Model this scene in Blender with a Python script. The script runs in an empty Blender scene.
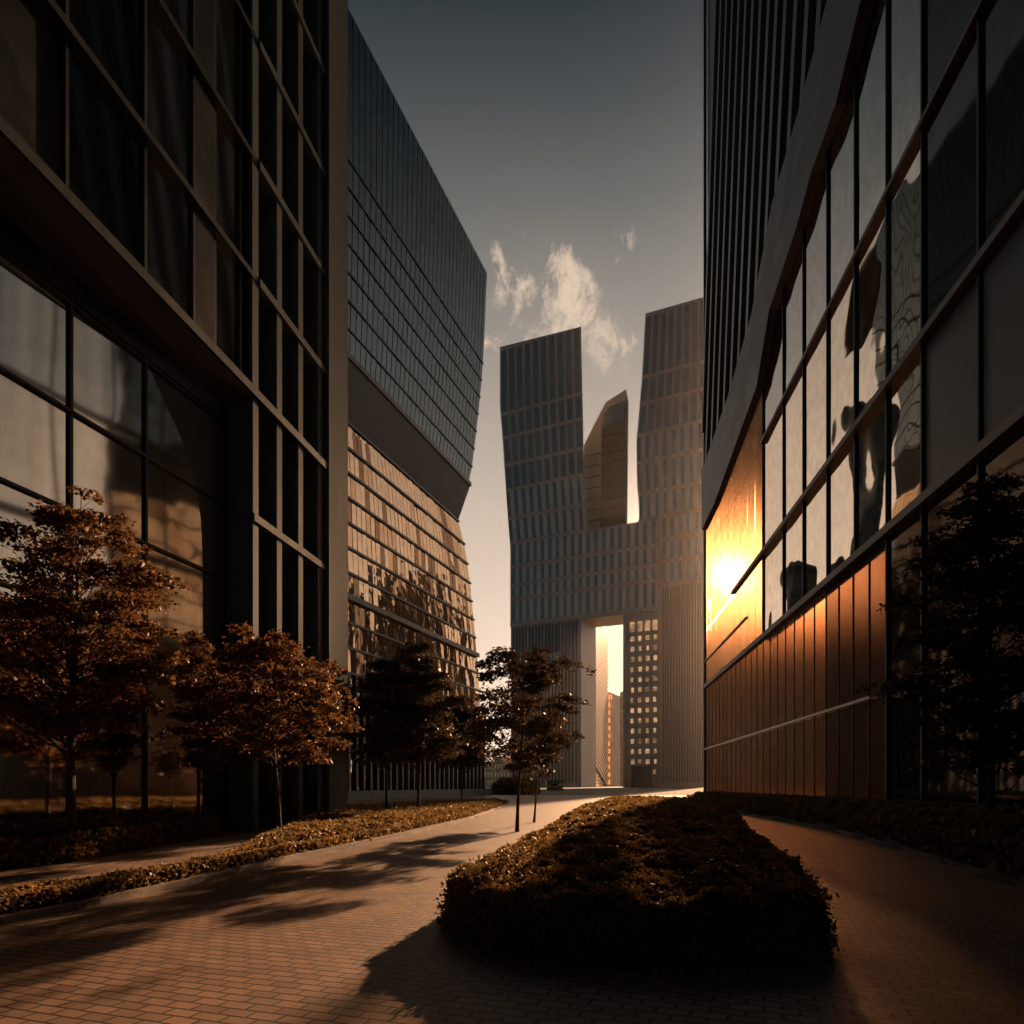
import bpy, math, random
import numpy as np
from mathutils import Vector
random.seed(7); RNG = np.random.default_rng(11)
SC = bpy.context.scene
COL = SC.collection
F, CX, HY, EYE = 700.0, 512.0, 785.0, 1.6      # focal length in pixels, centre column, horizon row, eye height
SUNK, SUNT = 0.3130, 0.300                       # sun direction: x = SUNK*y, z = SUNT*y

# ------------------------------------------------------------------ materials
def nt(name):
    m = bpy.data.materials.new(name); m.use_nodes = True
    t = m.node_tree; t.nodes.clear()
    return m, t.nodes, t.links
def N(nodes, typ, **kw):
    n = nodes.new(typ)
    for k, v in kw.items():
        if k in n.inputs: n.inputs[k].default_value = v
        else: setattr(n, k, v)
    return n
def ramp(nodes, stops, interp='LINEAR'):
    r = nodes.new('ShaderNodeValToRGB'); cr = r.color_ramp; cr.interpolation = interp
    while len(cr.elements) < len(stops): cr.elements.new(0.5)
    for e, (p, c) in zip(cr.elements, stops):
        e.position = p; e.color = (*c, 1)
    return r
def pbr(name, c1, c2, scale=3.0, rough=0.6, metal=0.0, bump=0.0, stretch=(1, 1, 1), bscale=None, spec=0.5, rvar=0.15, bdist=0.02):
    m, n, l = nt(name)
    out = N(n, 'ShaderNodeOutputMaterial'); b = N(n, 'ShaderNodeBsdfPrincipled')
    b.inputs['Metallic'].default_value = metal; b.inputs['Specular IOR Level'].default_value = spec
    tc = N(n, 'ShaderNodeTexCoord'); mp = N(n, 'ShaderNodeMapping'); mp.inputs['Scale'].default_value = stretch
    l.new(tc.outputs['Object'], mp.inputs[0])
    no = N(n, 'ShaderNodeTexNoise', Scale=scale, Detail=6.0, Roughness=0.65)
    l.new(mp.outputs[0], no.inputs['Vector'])
    r = ramp(n, [(0.3, c1), (0.7, c2)]); l.new(no.outputs[0], r.inputs[0]); l.new(r.outputs[0], b.inputs['Base Color'])
    mr = N(n, 'ShaderNodeMapRange'); mr.inputs['To Min'].default_value = max(0.02, rough - rvar); mr.inputs['To Max'].default_value = min(1, rough + rvar)
    l.new(no.outputs[0], mr.inputs[0]); l.new(mr.outputs[0], b.inputs['Roughness'])
    if bump:
        n2 = N(n, 'ShaderNodeTexNoise', Scale=bscale or scale * 6, Detail=3.0); l.new(mp.outputs[0], n2.inputs['Vector'])
        bp = N(n, 'ShaderNodeBump', Strength=bump, Distance=bdist); l.new(n2.outputs[0], bp.inputs['Height']); l.new(bp.outputs[0], b.inputs['Normal'])
    l.new(b.outputs[0], out.inputs[0]); return m
def mirror(name, tint, rough=0.03, wave=0.0, wscale=0.3, under=(0.01, 0.012, 0.014), mixf=0.75, wdist=0.05, streak=False):
    """coated architectural glass: tinted mirror over a dark body"""
    m, n, l = nt(name)
    out = N(n, 'ShaderNodeOutputMaterial'); g = N(n, 'ShaderNodeBsdfGlossy', Roughness=rough); g.inputs['Color'].default_value = (*tint, 1)
    d = N(n, 'ShaderNodeBsdfDiffuse'); d.inputs['Color'].default_value = (*under, 1)
    mx = N(n, 'ShaderNodeMixShader'); mx.inputs[0].default_value = mixf
    l.new(d.outputs[0], mx.inputs[1]); l.new(g.outputs[0], mx.inputs[2]); l.new(mx.outputs[0], out.inputs[0])
    tc = N(n, 'ShaderNodeTexCoord')
    if wave:
        no = N(n, 'ShaderNodeTexNoise', Scale=wscale, Detail=2.0, Roughness=0.4); l.new(tc.outputs['Object'], no.inputs['Vector'])
        bp = N(n, 'ShaderNodeBump', Strength=wave, Distance=wdist); l.new(no.outputs[0], bp.inputs['Height']); l.new(bp.outputs[0], g.inputs['Normal'])
    # dust: slightly uneven reflectance and streaks washed down the pane
    mp = N(n, 'ShaderNodeMapping'); mp.inputs['Scale'].default_value = (1.2, 1.2, 0.08 if streak else 1)
    l.new(tc.outputs['Object'], mp.inputs[0])
    n2 = N(n, 'ShaderNodeTexNoise', Scale=1.6, Detail=5.0); l.new(mp.outputs[0], n2.inputs['Vector'])
    mr = N(n, 'ShaderNodeMapRange'); mr.inputs['From Min'].default_value = 0.3; mr.inputs['From Max'].default_value = 0.7
    mr.inputs['To Min'].default_value = mixf * (0.72 if streak else 0.85); mr.inputs['To Max'].default_value = min(1, mixf * 1.08)
    l.new(n2.outputs[0], mr.inputs[0]); l.new(mr.outputs[0], mx.inputs[0])
    return m
def frosted(name, tint, ta=0.12, tb=0.20):
    m, n, l = nt(name)
    out = N(n, 'ShaderNodeOutputMaterial')
    a = N(n, 'ShaderNodeBsdfRefraction', Roughness=0.26, IOR=1.25); a.inputs['Color'].default_value = (*tint, 1)
    b = N(n, 'ShaderNodeBsdfRefraction', Roughness=0.06, IOR=1.25); b.inputs['Color'].default_value = (*[min(1, c * 1.2) for c in tint], 1)
    d = N(n, 'ShaderNodeBsdfDiffuse'); d.inputs['Color'].default_value = (0.03, 0.019, 0.013, 1)
    g = N(n, 'ShaderNodeBsdfGlossy', Roughness=0.3); g.inputs['Color'].default_value = (0.35, 0.25, 0.18, 1)
    m1 = N(n, 'ShaderNodeMixShader'); m1.inputs[0].default_value = 0.12
    m2 = N(n, 'ShaderNodeMixShader'); m2.inputs[0].default_value = 0.45
    m3 = N(n, 'ShaderNodeMixShader'); m3.inputs[0].default_value = 0.10
    l.new(a.outputs[0], m1.inputs[1]); l.new(b.outputs[0], m1.inputs[2])
    l.new(m1.outputs[0], m2.inputs[1]); l.new(d.outputs[0], m2.inputs[2])
    l.new(m2.outputs[0], m3.inputs[1]); l.new(g.outputs[0], m3.inputs[2])
    tr = N(n, 'ShaderNodeBsdfTransparent'); tr.inputs['Color'].default_value = (1.0, 0.86, 0.72, 1); m4 = N(n, 'ShaderNodeMixShader')
    tc = N(n, 'ShaderNodeTexCoord'); no = N(n, 'ShaderNodeTexNoise', Scale=0.5, Detail=5.0); l.new(tc.outputs['Object'], no.inputs['Vector'])
    mr = N(n, 'ShaderNodeMapRange'); mr.inputs['From Min'].default_value = 0.3; mr.inputs['From Max'].default_value = 0.7; mr.inputs['To Min'].default_value = ta; mr.inputs['To Max'].default_value = tb
    l.new(no.outputs[0], mr.inputs[0]); l.new(mr.outputs[0], m4.inputs[0])
    l.new(m3.outputs[0], m4.inputs[1]); l.new(tr.outputs[0], m4.inputs[2]); l.new(m4.outputs[0], out.inputs[0])
    return m
def clear_glass(name):
    m, n, l = nt(name)
    out = N(n, 'ShaderNodeOutputMaterial'); t = N(n, 'ShaderNodeBsdfTransparent'); t.inputs['Color'].default_value = (0.92, 0.9, 0.86, 1)
    g = N(n, 'ShaderNodeBsdfGlossy', Roughness=0.05); mx = N(n, 'ShaderNodeMixShader'); mx.inputs[0].default_value = 0.06
    l.new(t.outputs[0], mx.inputs[1]); l.new(g.outputs[0], mx.inputs[2]); l.new(mx.outputs[0], out.inputs[0]); return m
def leafmat(name, c1, c2, trans=0.35):
    m, n, l = nt(name)
    out = N(n, 'ShaderNodeOutputMaterial'); tc = N(n, 'ShaderNodeTexCoord')
    no = N(n, 'ShaderNodeTexNoise', Scale=2.3, Detail=8.0, Roughness=0.8); l.new(tc.outputs['Object'], no.inputs['Vector'])
    r = ramp(n, [(0.35, c1), (0.65, c2)]); l.new(no.outputs[0], r.inputs[0])
    d = N(n, 'ShaderNodeBsdfPrincipled', Roughness=0.5); d.inputs['Specular IOR Level'].default_value = 0.25
    t = N(n, 'ShaderNodeBsdfTranslucent'); mx = N(n, 'ShaderNodeMixShader'); mx.inputs[0].default_value = trans
    l.new(r.outputs[0], d.inputs['Base Color']); l.new(r.outputs[0], t.inputs['Color'])
    l.new(d.outputs[0], mx.inputs[1]); l.new(t.outputs[0], mx.inputs[2]); l.new(mx.outputs[0], out.inputs[0]); return m
def glowwin(name, col, s):
    m, n, l = nt(name)
    out = N(n, 'ShaderNodeOutputMaterial'); e = N(n, 'ShaderNodeEmission', Strength=s)
    tc = N(n, 'ShaderNodeTexCoord'); no = N(n, 'ShaderNodeTexNoise', Scale=0.13, Detail=4.0, Roughness=0.8); l.new(tc.outputs['Object'], no.inputs['Vector'])
    r = ramp(n, [(0.40, tuple(c * 0.12 for c in col)), (0.62, col)]); l.new(no.outputs[0], r.inputs[0]); l.new(r.outputs[0], e.inputs[0])
    l.new(e.outputs[0], out.inputs[0]); return m
def brickmat(name, cA, cB, mortar, rot=0.35, sc=1.0, rough=0.52):
    m, n, l = nt(name)
    out = N(n, 'ShaderNodeOutputMaterial'); b = N(n, 'ShaderNodeBsdfPrincipled'); b.inputs['Specular IOR Level'].default_value = 0.5
    tc = N(n, 'ShaderNodeTexCoord'); mp = N(n, 'ShaderNodeMapping'); mp.inputs['Rotation'].default_value = (0, 0, rot)
    l.new(tc.outputs['Object'], mp.inputs[0])
    wn = N(n, 'ShaderNodeTexNoise', Scale=1.1, Detail=2.0); l.new(mp.outputs[0], wn.inputs['Vector'])
    wm = N(n, 'ShaderNodeVectorMath', operation='MULTIPLY_ADD'); wm.inputs[1].default_value = (0.05, 0.05, 0); l.new(wn.outputs['Color'], wm.inputs[0]); l.new(mp.outputs[0], wm.inputs[2])
    br = N(n, 'ShaderNodeTexBrick', Scale=sc); br.inputs['Brick Width'].default_value = 0.24; br.inputs['Row Height'].default_value = 0.135
    br.inputs['Mortar Size'].default_value = 0.013; br.inputs['Mortar Smooth'].default_value = 0.35; br.inputs['Bias'].default_value = 0.0
    br.inputs['Color1'].default_value = (*cA, 1); br.inputs['Color2'].default_value = (*cB, 1); br.inputs['Mortar'].default_value = (*mortar, 1)
    l.new(wm.outputs[0], br.inputs['Vector'])
    no = N(n, 'ShaderNodeTexNoise', Scale=0.9, Detail=7.0, Roughness=0.7); l.new(tc.outputs['Object'], no.inputs['Vector'])
    mr = N(n, 'ShaderNodeMapRange'); mr.inputs['From Min'].default_value = 0.3; mr.inputs['From Max'].default_value = 0.7; mr.inputs['To Min'].default_value = 0.6; mr.inputs['To Max'].default_value = 1.15
    l.new(no.outputs[0], mr.inputs[0])
    mu = N(n, 'ShaderNodeMix', data_type='RGBA', blend_type='MULTIPLY'); mu.inputs[0].default_value = 1.0
    l.new(br.outputs['Color'], mu.inputs[6]); l.new(mr.outputs[0], mu.inputs[7]); l.new(mu.outputs[2], b.inputs['Base Color'])
    b.inputs['Roughness'].default_value = rough
    fn = N(n, 'ShaderNodeTexNoise', Scale=38.0, Detail=3.0); l.new(tc.outputs['Object'], fn.inputs['Vector'])
    # height: joints low, each stone a little higher or lower, fine grain
    inv = N(n, 'ShaderNodeMath', operation='MULTIPLY_ADD'); inv.inputs[1].default_value = -1.0; inv.inputs[2].default_value = 1.0; l.new(br.outputs['Fac'], inv.inputs[0])
    sep = N(n, 'ShaderNodeSeparateColor'); l.new(br.outputs['Color'], sep.inputs[0])
    a1 = N(n, 'ShaderNodeMath', operation='MULTIPLY_ADD'); a1.inputs[1].default_value = 0.25; l.new(fn.outputs[0], a1.inputs[0]); l.new(inv.outputs[0], a1.inputs[2])
    bp = N(n, 'ShaderNodeBump', Strength=0.75, Distance=0.012); l.new(a1.outputs[0], bp.inputs['Height']); l.new(bp.outputs[0], b.inputs['Normal'])
    l.new(b.outputs[0], out.inputs[0]); return m

M = dict(
    dark_metal=pbr('dark_anodised_metal', (0.012, 0.022, 0.028), (0.02, 0.032, 0.04), 1.5, 0.42, 0.5, stretch=(1, 1, .3)),
    fin_metal=pbr('grey_fin_metal', (0.05, 0.082, 0.105), (0.068, 0.105, 0.13), 1.0, 0.65, 0.0, stretch=(1, 1, .2), spec=.2),
    pier=pbr('grey_pier_panel', (0.055, 0.088, 0.11), (0.075, 0.112, 0.138), 0.7, 0.7, 0.0, stretch=(1, 1, .15), spec=.2),
    black=pbr('black_panel', (0.006, 0.010, 0.013), (0.011, 0.017, 0.021), 0.8, 0.35, 0.0),
    soffit=pbr('brown_soffit_panel', (0.034, 0.038, 0.042), (0.05, 0.055, 0.06), 0.6, 0.5),
    bronze=pbr('bronze_band', (0.075, 0.068, 0.064), (0.11, 0.10, 0.094), 0.5, 0.45, 0.35),
    rib=pbr('dark_rib_metal', (0.06, 0.055, 0.052), (0.10, 0.09, 0.085), 0.6, 0.38, 0.5, stretch=(1, 1, .1)),
    glassL=mirror('dusky_mirror_glass', (0.96, 0.90, 0.82), 0.05, 0.25, 0.12, wdist=0.25, mixf=.9, streak=True),
    glassL2=mirror('dark_upper_glass', (0.20, 0.28, 0.32), 0.05, 0.2, 0.15, mixf=0.8),
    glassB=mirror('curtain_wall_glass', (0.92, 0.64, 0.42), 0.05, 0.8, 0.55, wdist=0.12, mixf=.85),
    glassB3=mirror('copper_reflection_glass', (0.80, 0.50, 0.30), 0.08, 0.8, 0.6, wdist=0.15, mixf=.85),
    glassB4=mirror('brown_reflection_glass', (0.42, 0.25, 0.15), 0.12, 0.8, 0.6, wdist=0.15, under=(.03, .018, .012), mixf=.7),
    glassB2=mirror('dark_curtain_wall_glass', (0.21, 0.25, 0.27), 0.04, 0.5, 0.35, wdist=0.08),
    glassR=mirror('rippled_mirror_glass', (1.0, 0.85, 0.70), 0.02, 0.5, 0.14, wdist=0.30, mixf=0.93),
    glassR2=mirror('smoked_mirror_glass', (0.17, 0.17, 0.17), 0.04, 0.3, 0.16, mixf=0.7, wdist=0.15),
    glassR3=mirror('grey_mirror_glass', (0.62, 0.60, 0.57), 0.03, 0.6, 0.13, mixf=0.85, wdist=0.35),
    teal=mirror('teal_tower_glass', (0.34, 0.44, 0.47), 0.12, 0, under=(0.05, 0.085, 0.105), mixf=0.35),
    teal2=mirror('pale_tower_glass', (0.5, 0.5, 0.5), 0.15, 0, under=(0.55, 0.52, 0.48), mixf=0.25),
    tower=pbr('tower_bronze_cladding', (0.32, 0.275, 0.245), (0.43, 0.37, 0.325), 0.08, 0.5, 0.2, stretch=(1, 1, .2)),
    tower_dk=pbr('tower_brown_cladding', (0.36, 0.25, 0.18), (0.48, 0.33, 0.24), 0.08, 0.5, 0.2, stretch=(1, 1, .1)),
    shell=pbr('pale_tower_shell', (0.42, 0.38, 0.34), (0.55, 0.5, 0.45), 0.05, 0.35, 0.1),
    navy=mirror('black_tower_glass', (0.12, 0.13, 0.14), 0.1, 0, under=(0.012, 0.014, 0.016), mixf=0.5),
    line=pbr('pale_metal_edge', (0.30, 0.26, 0.22), (0.4, 0.34, 0.29), 2, 0.35, 0.6),
    frost=frosted('frosted_bronze_glass', (0.52, 0.36, 0.26)),
    frostdark=frosted('glow_fade_bronze_glass', (0.22, 0.16, 0.125), 0.03, 0.05),  # darker copy of the bronze glass, paints the glow's fade on the nearest panels
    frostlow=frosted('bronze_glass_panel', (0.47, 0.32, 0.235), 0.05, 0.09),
    clear=clear_glass('clear_end_glass'),
    lit=glowwin('window_sky_glow', (0.80, 0.42, 0.20), 0.5),
    city=pbr('sunlit_city_facade', (0.45, 0.34, 0.25), (0.62, 0.48, 0.36), 0.1, 0.6),
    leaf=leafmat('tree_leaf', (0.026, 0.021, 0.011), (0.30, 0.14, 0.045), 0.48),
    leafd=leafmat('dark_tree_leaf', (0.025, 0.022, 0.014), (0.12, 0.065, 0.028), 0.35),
    hedge=leafmat('hedge_leaf', (0.032, 0.031, 0.014), (0.38, 0.22, 0.075), 0.5),
    bark=pbr('bark', (0.03, 0.022, 0.018), (0.07, 0.05, 0.04), 6, 0.85, 0, 0.6, stretch=(3, 3, .6)),
    soil=pbr('dark_soil', (0.02, 0.015, 0.01), (0.05, 0.035, 0.025), 3, 0.9, 0, 0.5),
    ground=pbr('asphalt_ground', (0.05, 0.045, 0.04), (0.08, 0.07, 0.06), 0.3, 0.75, 0, 0.3, bscale=20),
    kerb=pbr('kerb_stone', (0.16, 0.13, 0.11), (0.26, 0.21, 0.17), 2, 0.7, 0, 0.3),
    brick=brickmat('clay_block_paving', (0.37, 0.225, 0.15), (0.24, 0.15, 0.105), (0.05, 0.035, 0.028)),
    brick2=brickmat('grey_block_paving', (0.17, 0.14, 0.125), (0.12, 0.10, 0.09), (0.04, 0.033, 0.03), rot=-0.2, rough=0.92),
)

# ------------------------------------------------------------------ mesh helpers
def link(o, parent=None, **props):
    COL.objects.link(o)
    if parent is not None: o.parent = parent
    for k, v in props.items(): o[k] = v
    return o
class MB:
    def __init__(s): s.v = []; s.f = []
    def add(s, vs, fs):
        b = len(s.v); s.v += [tuple(p) for p in vs]; s.f += [tuple(b + i for i in f) for f in fs]
    def hexa(s, p):      # 8 points: bottom ring 0-3, top ring 4-7
        s.add(p, [(0, 3, 2, 1), (4, 5, 6, 7), (0, 1, 5, 4), (1, 2, 6, 5), (2, 3, 7, 6), (3, 0, 4, 7)])
    def box(s, x0, x1, y0, y1, z0, z1):
        s.hexa([(x0, y0, z0), (x1, y0, z0), (x1, y1, z0), (x0, y1, z0), (x0, y0, z1), (x1, y0, z1), (x1, y1, z1), (x0, y1, z1)])
    def tube(s, pts, rad, k=7):
        rings = []
        pts = [Vector(p) for p in pts]
        for i, p in enumerate(pts):
            d = (pts[min(i + 1, len(pts) - 1)] - pts[max(i - 1, 0)]).normalized()
            a = d.orthogonal().normalized(); b = d.cross(a)
            rings.append([p + (a * math.cos(2 * math.pi * j / k) + b * math.sin(2 * math.pi * j / k)) * rad[i] for j in range(k)])
        fs = []
        for i in range(len(pts) - 1):
            for j in range(k):
                fs.append((i * k + j, i * k + (j + 1) % k, (i + 1) * k + (j + 1) % k, (i + 1) * k + j))
        fs.append(tuple(range(k))[::-1]); fs.append(tuple((len(pts) - 1) * k + j for j in range(k)))
        s.add([q for r in rings for q in r], fs)
    def build(s, name, mat, parent=None, org=None, smooth=False, **props):
        me = bpy.data.meshes.new(name)
        o0 = Vector(org) if org is not None else Vector((0, 0, 0))
        if parent is not None and org is None: o0 = parent.matrix_world.translation if False else Vector(parent.get('_o', (0, 0, 0)))
        me.from_pydata([tuple(Vector(p) - o0) for p in s.v], [], s.f); me.validate()
        me.materials.append(mat)
        if smooth: me.polygons.foreach_set('use_smooth', [True] * len(me.polygons))
        o = bpy.data.objects.new(name, me); link(o, parent, **props)
        if parent is None: o.location = o0
        return o
def thing(name, label, cat, loc, group=None):
    o = bpy.data.objects.new(name, None); link(o, label=label, category=cat); o.location = loc; o['_o'] = tuple(loc)
    if group: o['group'] = group
    return o
class Plane:
    """vertical facade plane: origin where column px0 meets depth y0, running towards vanishing column vp"""
    def __init__(s, px0, y0, vp, side):
        s.y0 = y0; s.x0 = (px0 - CX) / F * y0
        u = Vector(((vp - CX) / F, 1, 0)).normalized()
        if side == 'front' and u.x < 0: u = -u
        s.u = u
        s.n = {'left': Vector((u.y, -u.x, 0)), 'right': Vector((-u.y, u.x, 0)), 'front': Vector((u.y, -u.x, 0))}[side]
        if side == 'front' and s.n.y > 0: s.n = -s.n
    def s_(s, px):
        k = (px - CX) / F
        return (k * s.y0 - s.x0) / (s.u.x - k * s.u.y)
    def sY(s, Y): return (Y - s.y0) / s.u.y
    def z(s, px, py):
        return EYE + (HY - py) / F * (s.y0 + s.u.y * s.s_(px))
    def sz(s, px, py): return (s.s_(px), s.z(px, py))
    def P(s, a, z, d=0.0):
        return Vector((s.x0, s.y0, 0)) + s.u * a + s.n * d + Vector((0, 0, z))
    def box(s, mb, a0, a1, z0, z1, d0, d1):
        mb.hexa([s.P(a0, z0, d0), s.P(a1, z0, d0), s.P(a1, z0, d1), s.P(a0, z0, d1), s.P(a0, z1, d0), s.P(a1, z1, d0), s.P(a1, z1, d1), s.P(a0, z1, d1)])
    def prism(s, mb, pts, d0, d1=None, back=None):
        n = len(pts)
        fr = [s.P(a, z, d0) for a, z in pts]
        bk = [p + back for p in fr] if back is not None else [s.P(a, z, d1) for a, z in pts]
        mb.add(fr + bk, [tuple(range(n)), tuple(range(2 * n - 1, n - 1, -1))] + [(i, n + i, n + (i + 1) % n, (i + 1) % n) for i in range(n)])
def lerp(a, b, t): return a + (b - a) * t
def interp(x, xs, ys): return float(np.interp(x, xs, ys))

# ------------------------------------------------------------------ ground and paths
def gx(px, Y): return (px - CX) / F * Y
def gp(px, py):
    y = EYE * F / (py - HY); return ((px - CX) / F * y, y)
def sheet(name, pts, z, mat, **k):
    mb = MB(); mb.add([(x, y, z) for x, y in pts], [tuple(range(len(pts)))])
    o = mb.build(name, mat, org=(0, 0, 0), kind='structure', **k); return o
sheet('ground', [(-2500, -400), (2500, -400), (2500, 3200), (-2500, 3200)], -0.008, M['ground'])
sheet('paved_path', [(-30, -6), (30, -6), (30, 62), (13, 110), (-6, 110), (-30, 30)], 0.0, M['brick'])
sheet('plaza', [(-60, 110.2), (170, 110.2), (200, 330), (-90, 420)], 0.0, M['brick2'])

LEFT_KERB = [gp(-260, 1000), gp(0, 925), gp(100, 905), gp(200, 882), gp(300, 858), gp(400, 836), gp(470, 819), gp(500, 808), gp(509, 803)]
ISLAND = [(-0.35, 7.15), (0.15, 6.55), (0.75, 6.2), (1.6, 6.05), (2.75, 6.35), (3.35, 8.2), (4.1, 11), (5.0, 14.5), (6.3, 19), (8.2, 26), (10.2, 36), (8.5, 42), (5.6, 42), (3.6, 34), (2.3, 26), (1.15, 19), (0.35, 13.5), (-0.3, 9.6), (-0.66, 7.9)]
RIGHT_KERB = [(13.6, 46), (13, 41), (11.9, 30), (11.1, 23.8), (9.3, 16), (7.9, 10.7), (7.0, 6.0)]
def kerb(name, line, w=0.14, h=0.09, closed=False):
    mb = MB(); n = len(line); L = [Vector((x, y, 0)) for x, y in line]
    offs = []
    for i in range(n):
        a = L[(i - 1) % n] if closed or i > 0 else L[i]; b = L[(i + 1) % n] if closed or i < n - 1 else L[i]
        t = (b - a).normalized(); offs.append(Vector((-t.y, t.x, 0)) * w)
    for i in range(n if closed else n - 1):
        j = (i + 1) % n
        seg = max(1, int((L[j] - L[i]).length / 1.0))
        for k in range(seg):
            t0, t1 = k / seg, (k + 1) / seg - 0.006 / max(0.3, (L[j] - L[i]).length)
            a0, a1 = L[i].lerp(L[j], t0), L[i].lerp(L[j], t1); b0, b1 = a0 + offs[i].lerp(offs[j], t0), a0 + (a1 - a0) + offs[i].lerp(offs[j], t1)
            up = Vector((0, 0, h))
            mb.hexa([a0, a1, b1, b0, a0 + up, a1 + up, b1 + up, b0 + up])
    mb.build(name, M['kerb'], org=(0, 0, 0), kind='structure')
kerb('path_kerb', LEFT_KERB); kerb('island_kerb', ISLAND, closed=True); kerb('far_path_kerb', RIGHT_KERB)

# ------------------------------------------------------------------ foliage
def inside_dist(P, poly):
    """signed distance to polygon outline, positive inside"""
    V = np.array(poly); n = len(V); d = np.full(len(P), 1e9); ins = np.zeros(len(P), bool)
    for i in range(n):
        a, b = V[i], V[(i + 1) % n]; ab = b - a
        t = np.clip(((P - a) @ ab) / (ab @ ab), 0, 1); q = a + t[:, None] * ab
        d = np.minimum(d, np.hypot(*(P - q).T))
        c = ((a[1] > P[:, 1]) != (b[1] > P[:, 1]))
        with np.errstate(divide='ignore', invalid='ignore'):
            xc = a[0] + (P[:, 1] - a[1]) / (b[1] - a[1] if b[1] != a[1] else 1e-9) * ab[0]
        ins ^= c & (P[:, 0] < xc)
    return np.where(ins, d, -d)
def leaves(C, size, flat=0.0, aspect=1.7):
    """one folded leaf (two triangles-as-quad) per centre; returns verts, faces"""
    n = len(C); A = RNG.normal(size=(n, 3)); A[:, 2] *= (1 - flat); A /= np.linalg.norm(A, axis=1)[:, None]
    B = RNG.normal(size=(n, 3)); B[:, 2] *= (1 - flat); B -= (B * A).sum(1)[:, None] * A; B /= np.linalg.norm(B, axis=1)[:, None]
    s = (size * RNG.uniform(0.6, 1.35, n))[:, None] if np.isscalar(size) else (size * RNG.uniform(0.6, 1.35, n))[:, None]
    v = np.stack([C - A * s * aspect * .5, C + B * s * .5, C + A * s * aspect * .5, C - B * s * .5], 1).reshape(-1, 3)
    f = np.arange(4 * n).reshape(-1, 4)
    return v, f
def npmesh(name, v, f, mat, parent=None, org=(0, 0, 0), **props):
    me = bpy.data.meshes.new(name); v = v - np.array(org)
    me.vertices.add(len(v)); me.vertices.foreach_set('co', v.astype(np.float32).ravel())
    me.loops.add(f.size); me.loops.foreach_set('vertex_index', f.astype(np.int32).ravel())
    me.polygons.add(len(f)); me.polygons.foreach_set('loop_start', np.arange(0, f.size, 4, dtype=np.int32)); me.polygons.foreach_set('loop_total', np.full(len(f), 4, np.int32))
    me.update(calc_edges=True); me.materials.append(mat)
    o = bpy.data.objects.new(name, me); link(o, parent, **props)
    if parent is None: o.location = org
    return o
def vnoise(P, seed, freq):
    r = np.random.default_rng(seed); out = np.zeros(len(P))
    for k in range(7):
        w = r.normal(size=2) * freq * (1.35 ** k) * .8; out += np.sin(P @ w + r.uniform(0, 6.28)) / (1.25 ** k)
    return out / 3.2
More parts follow.
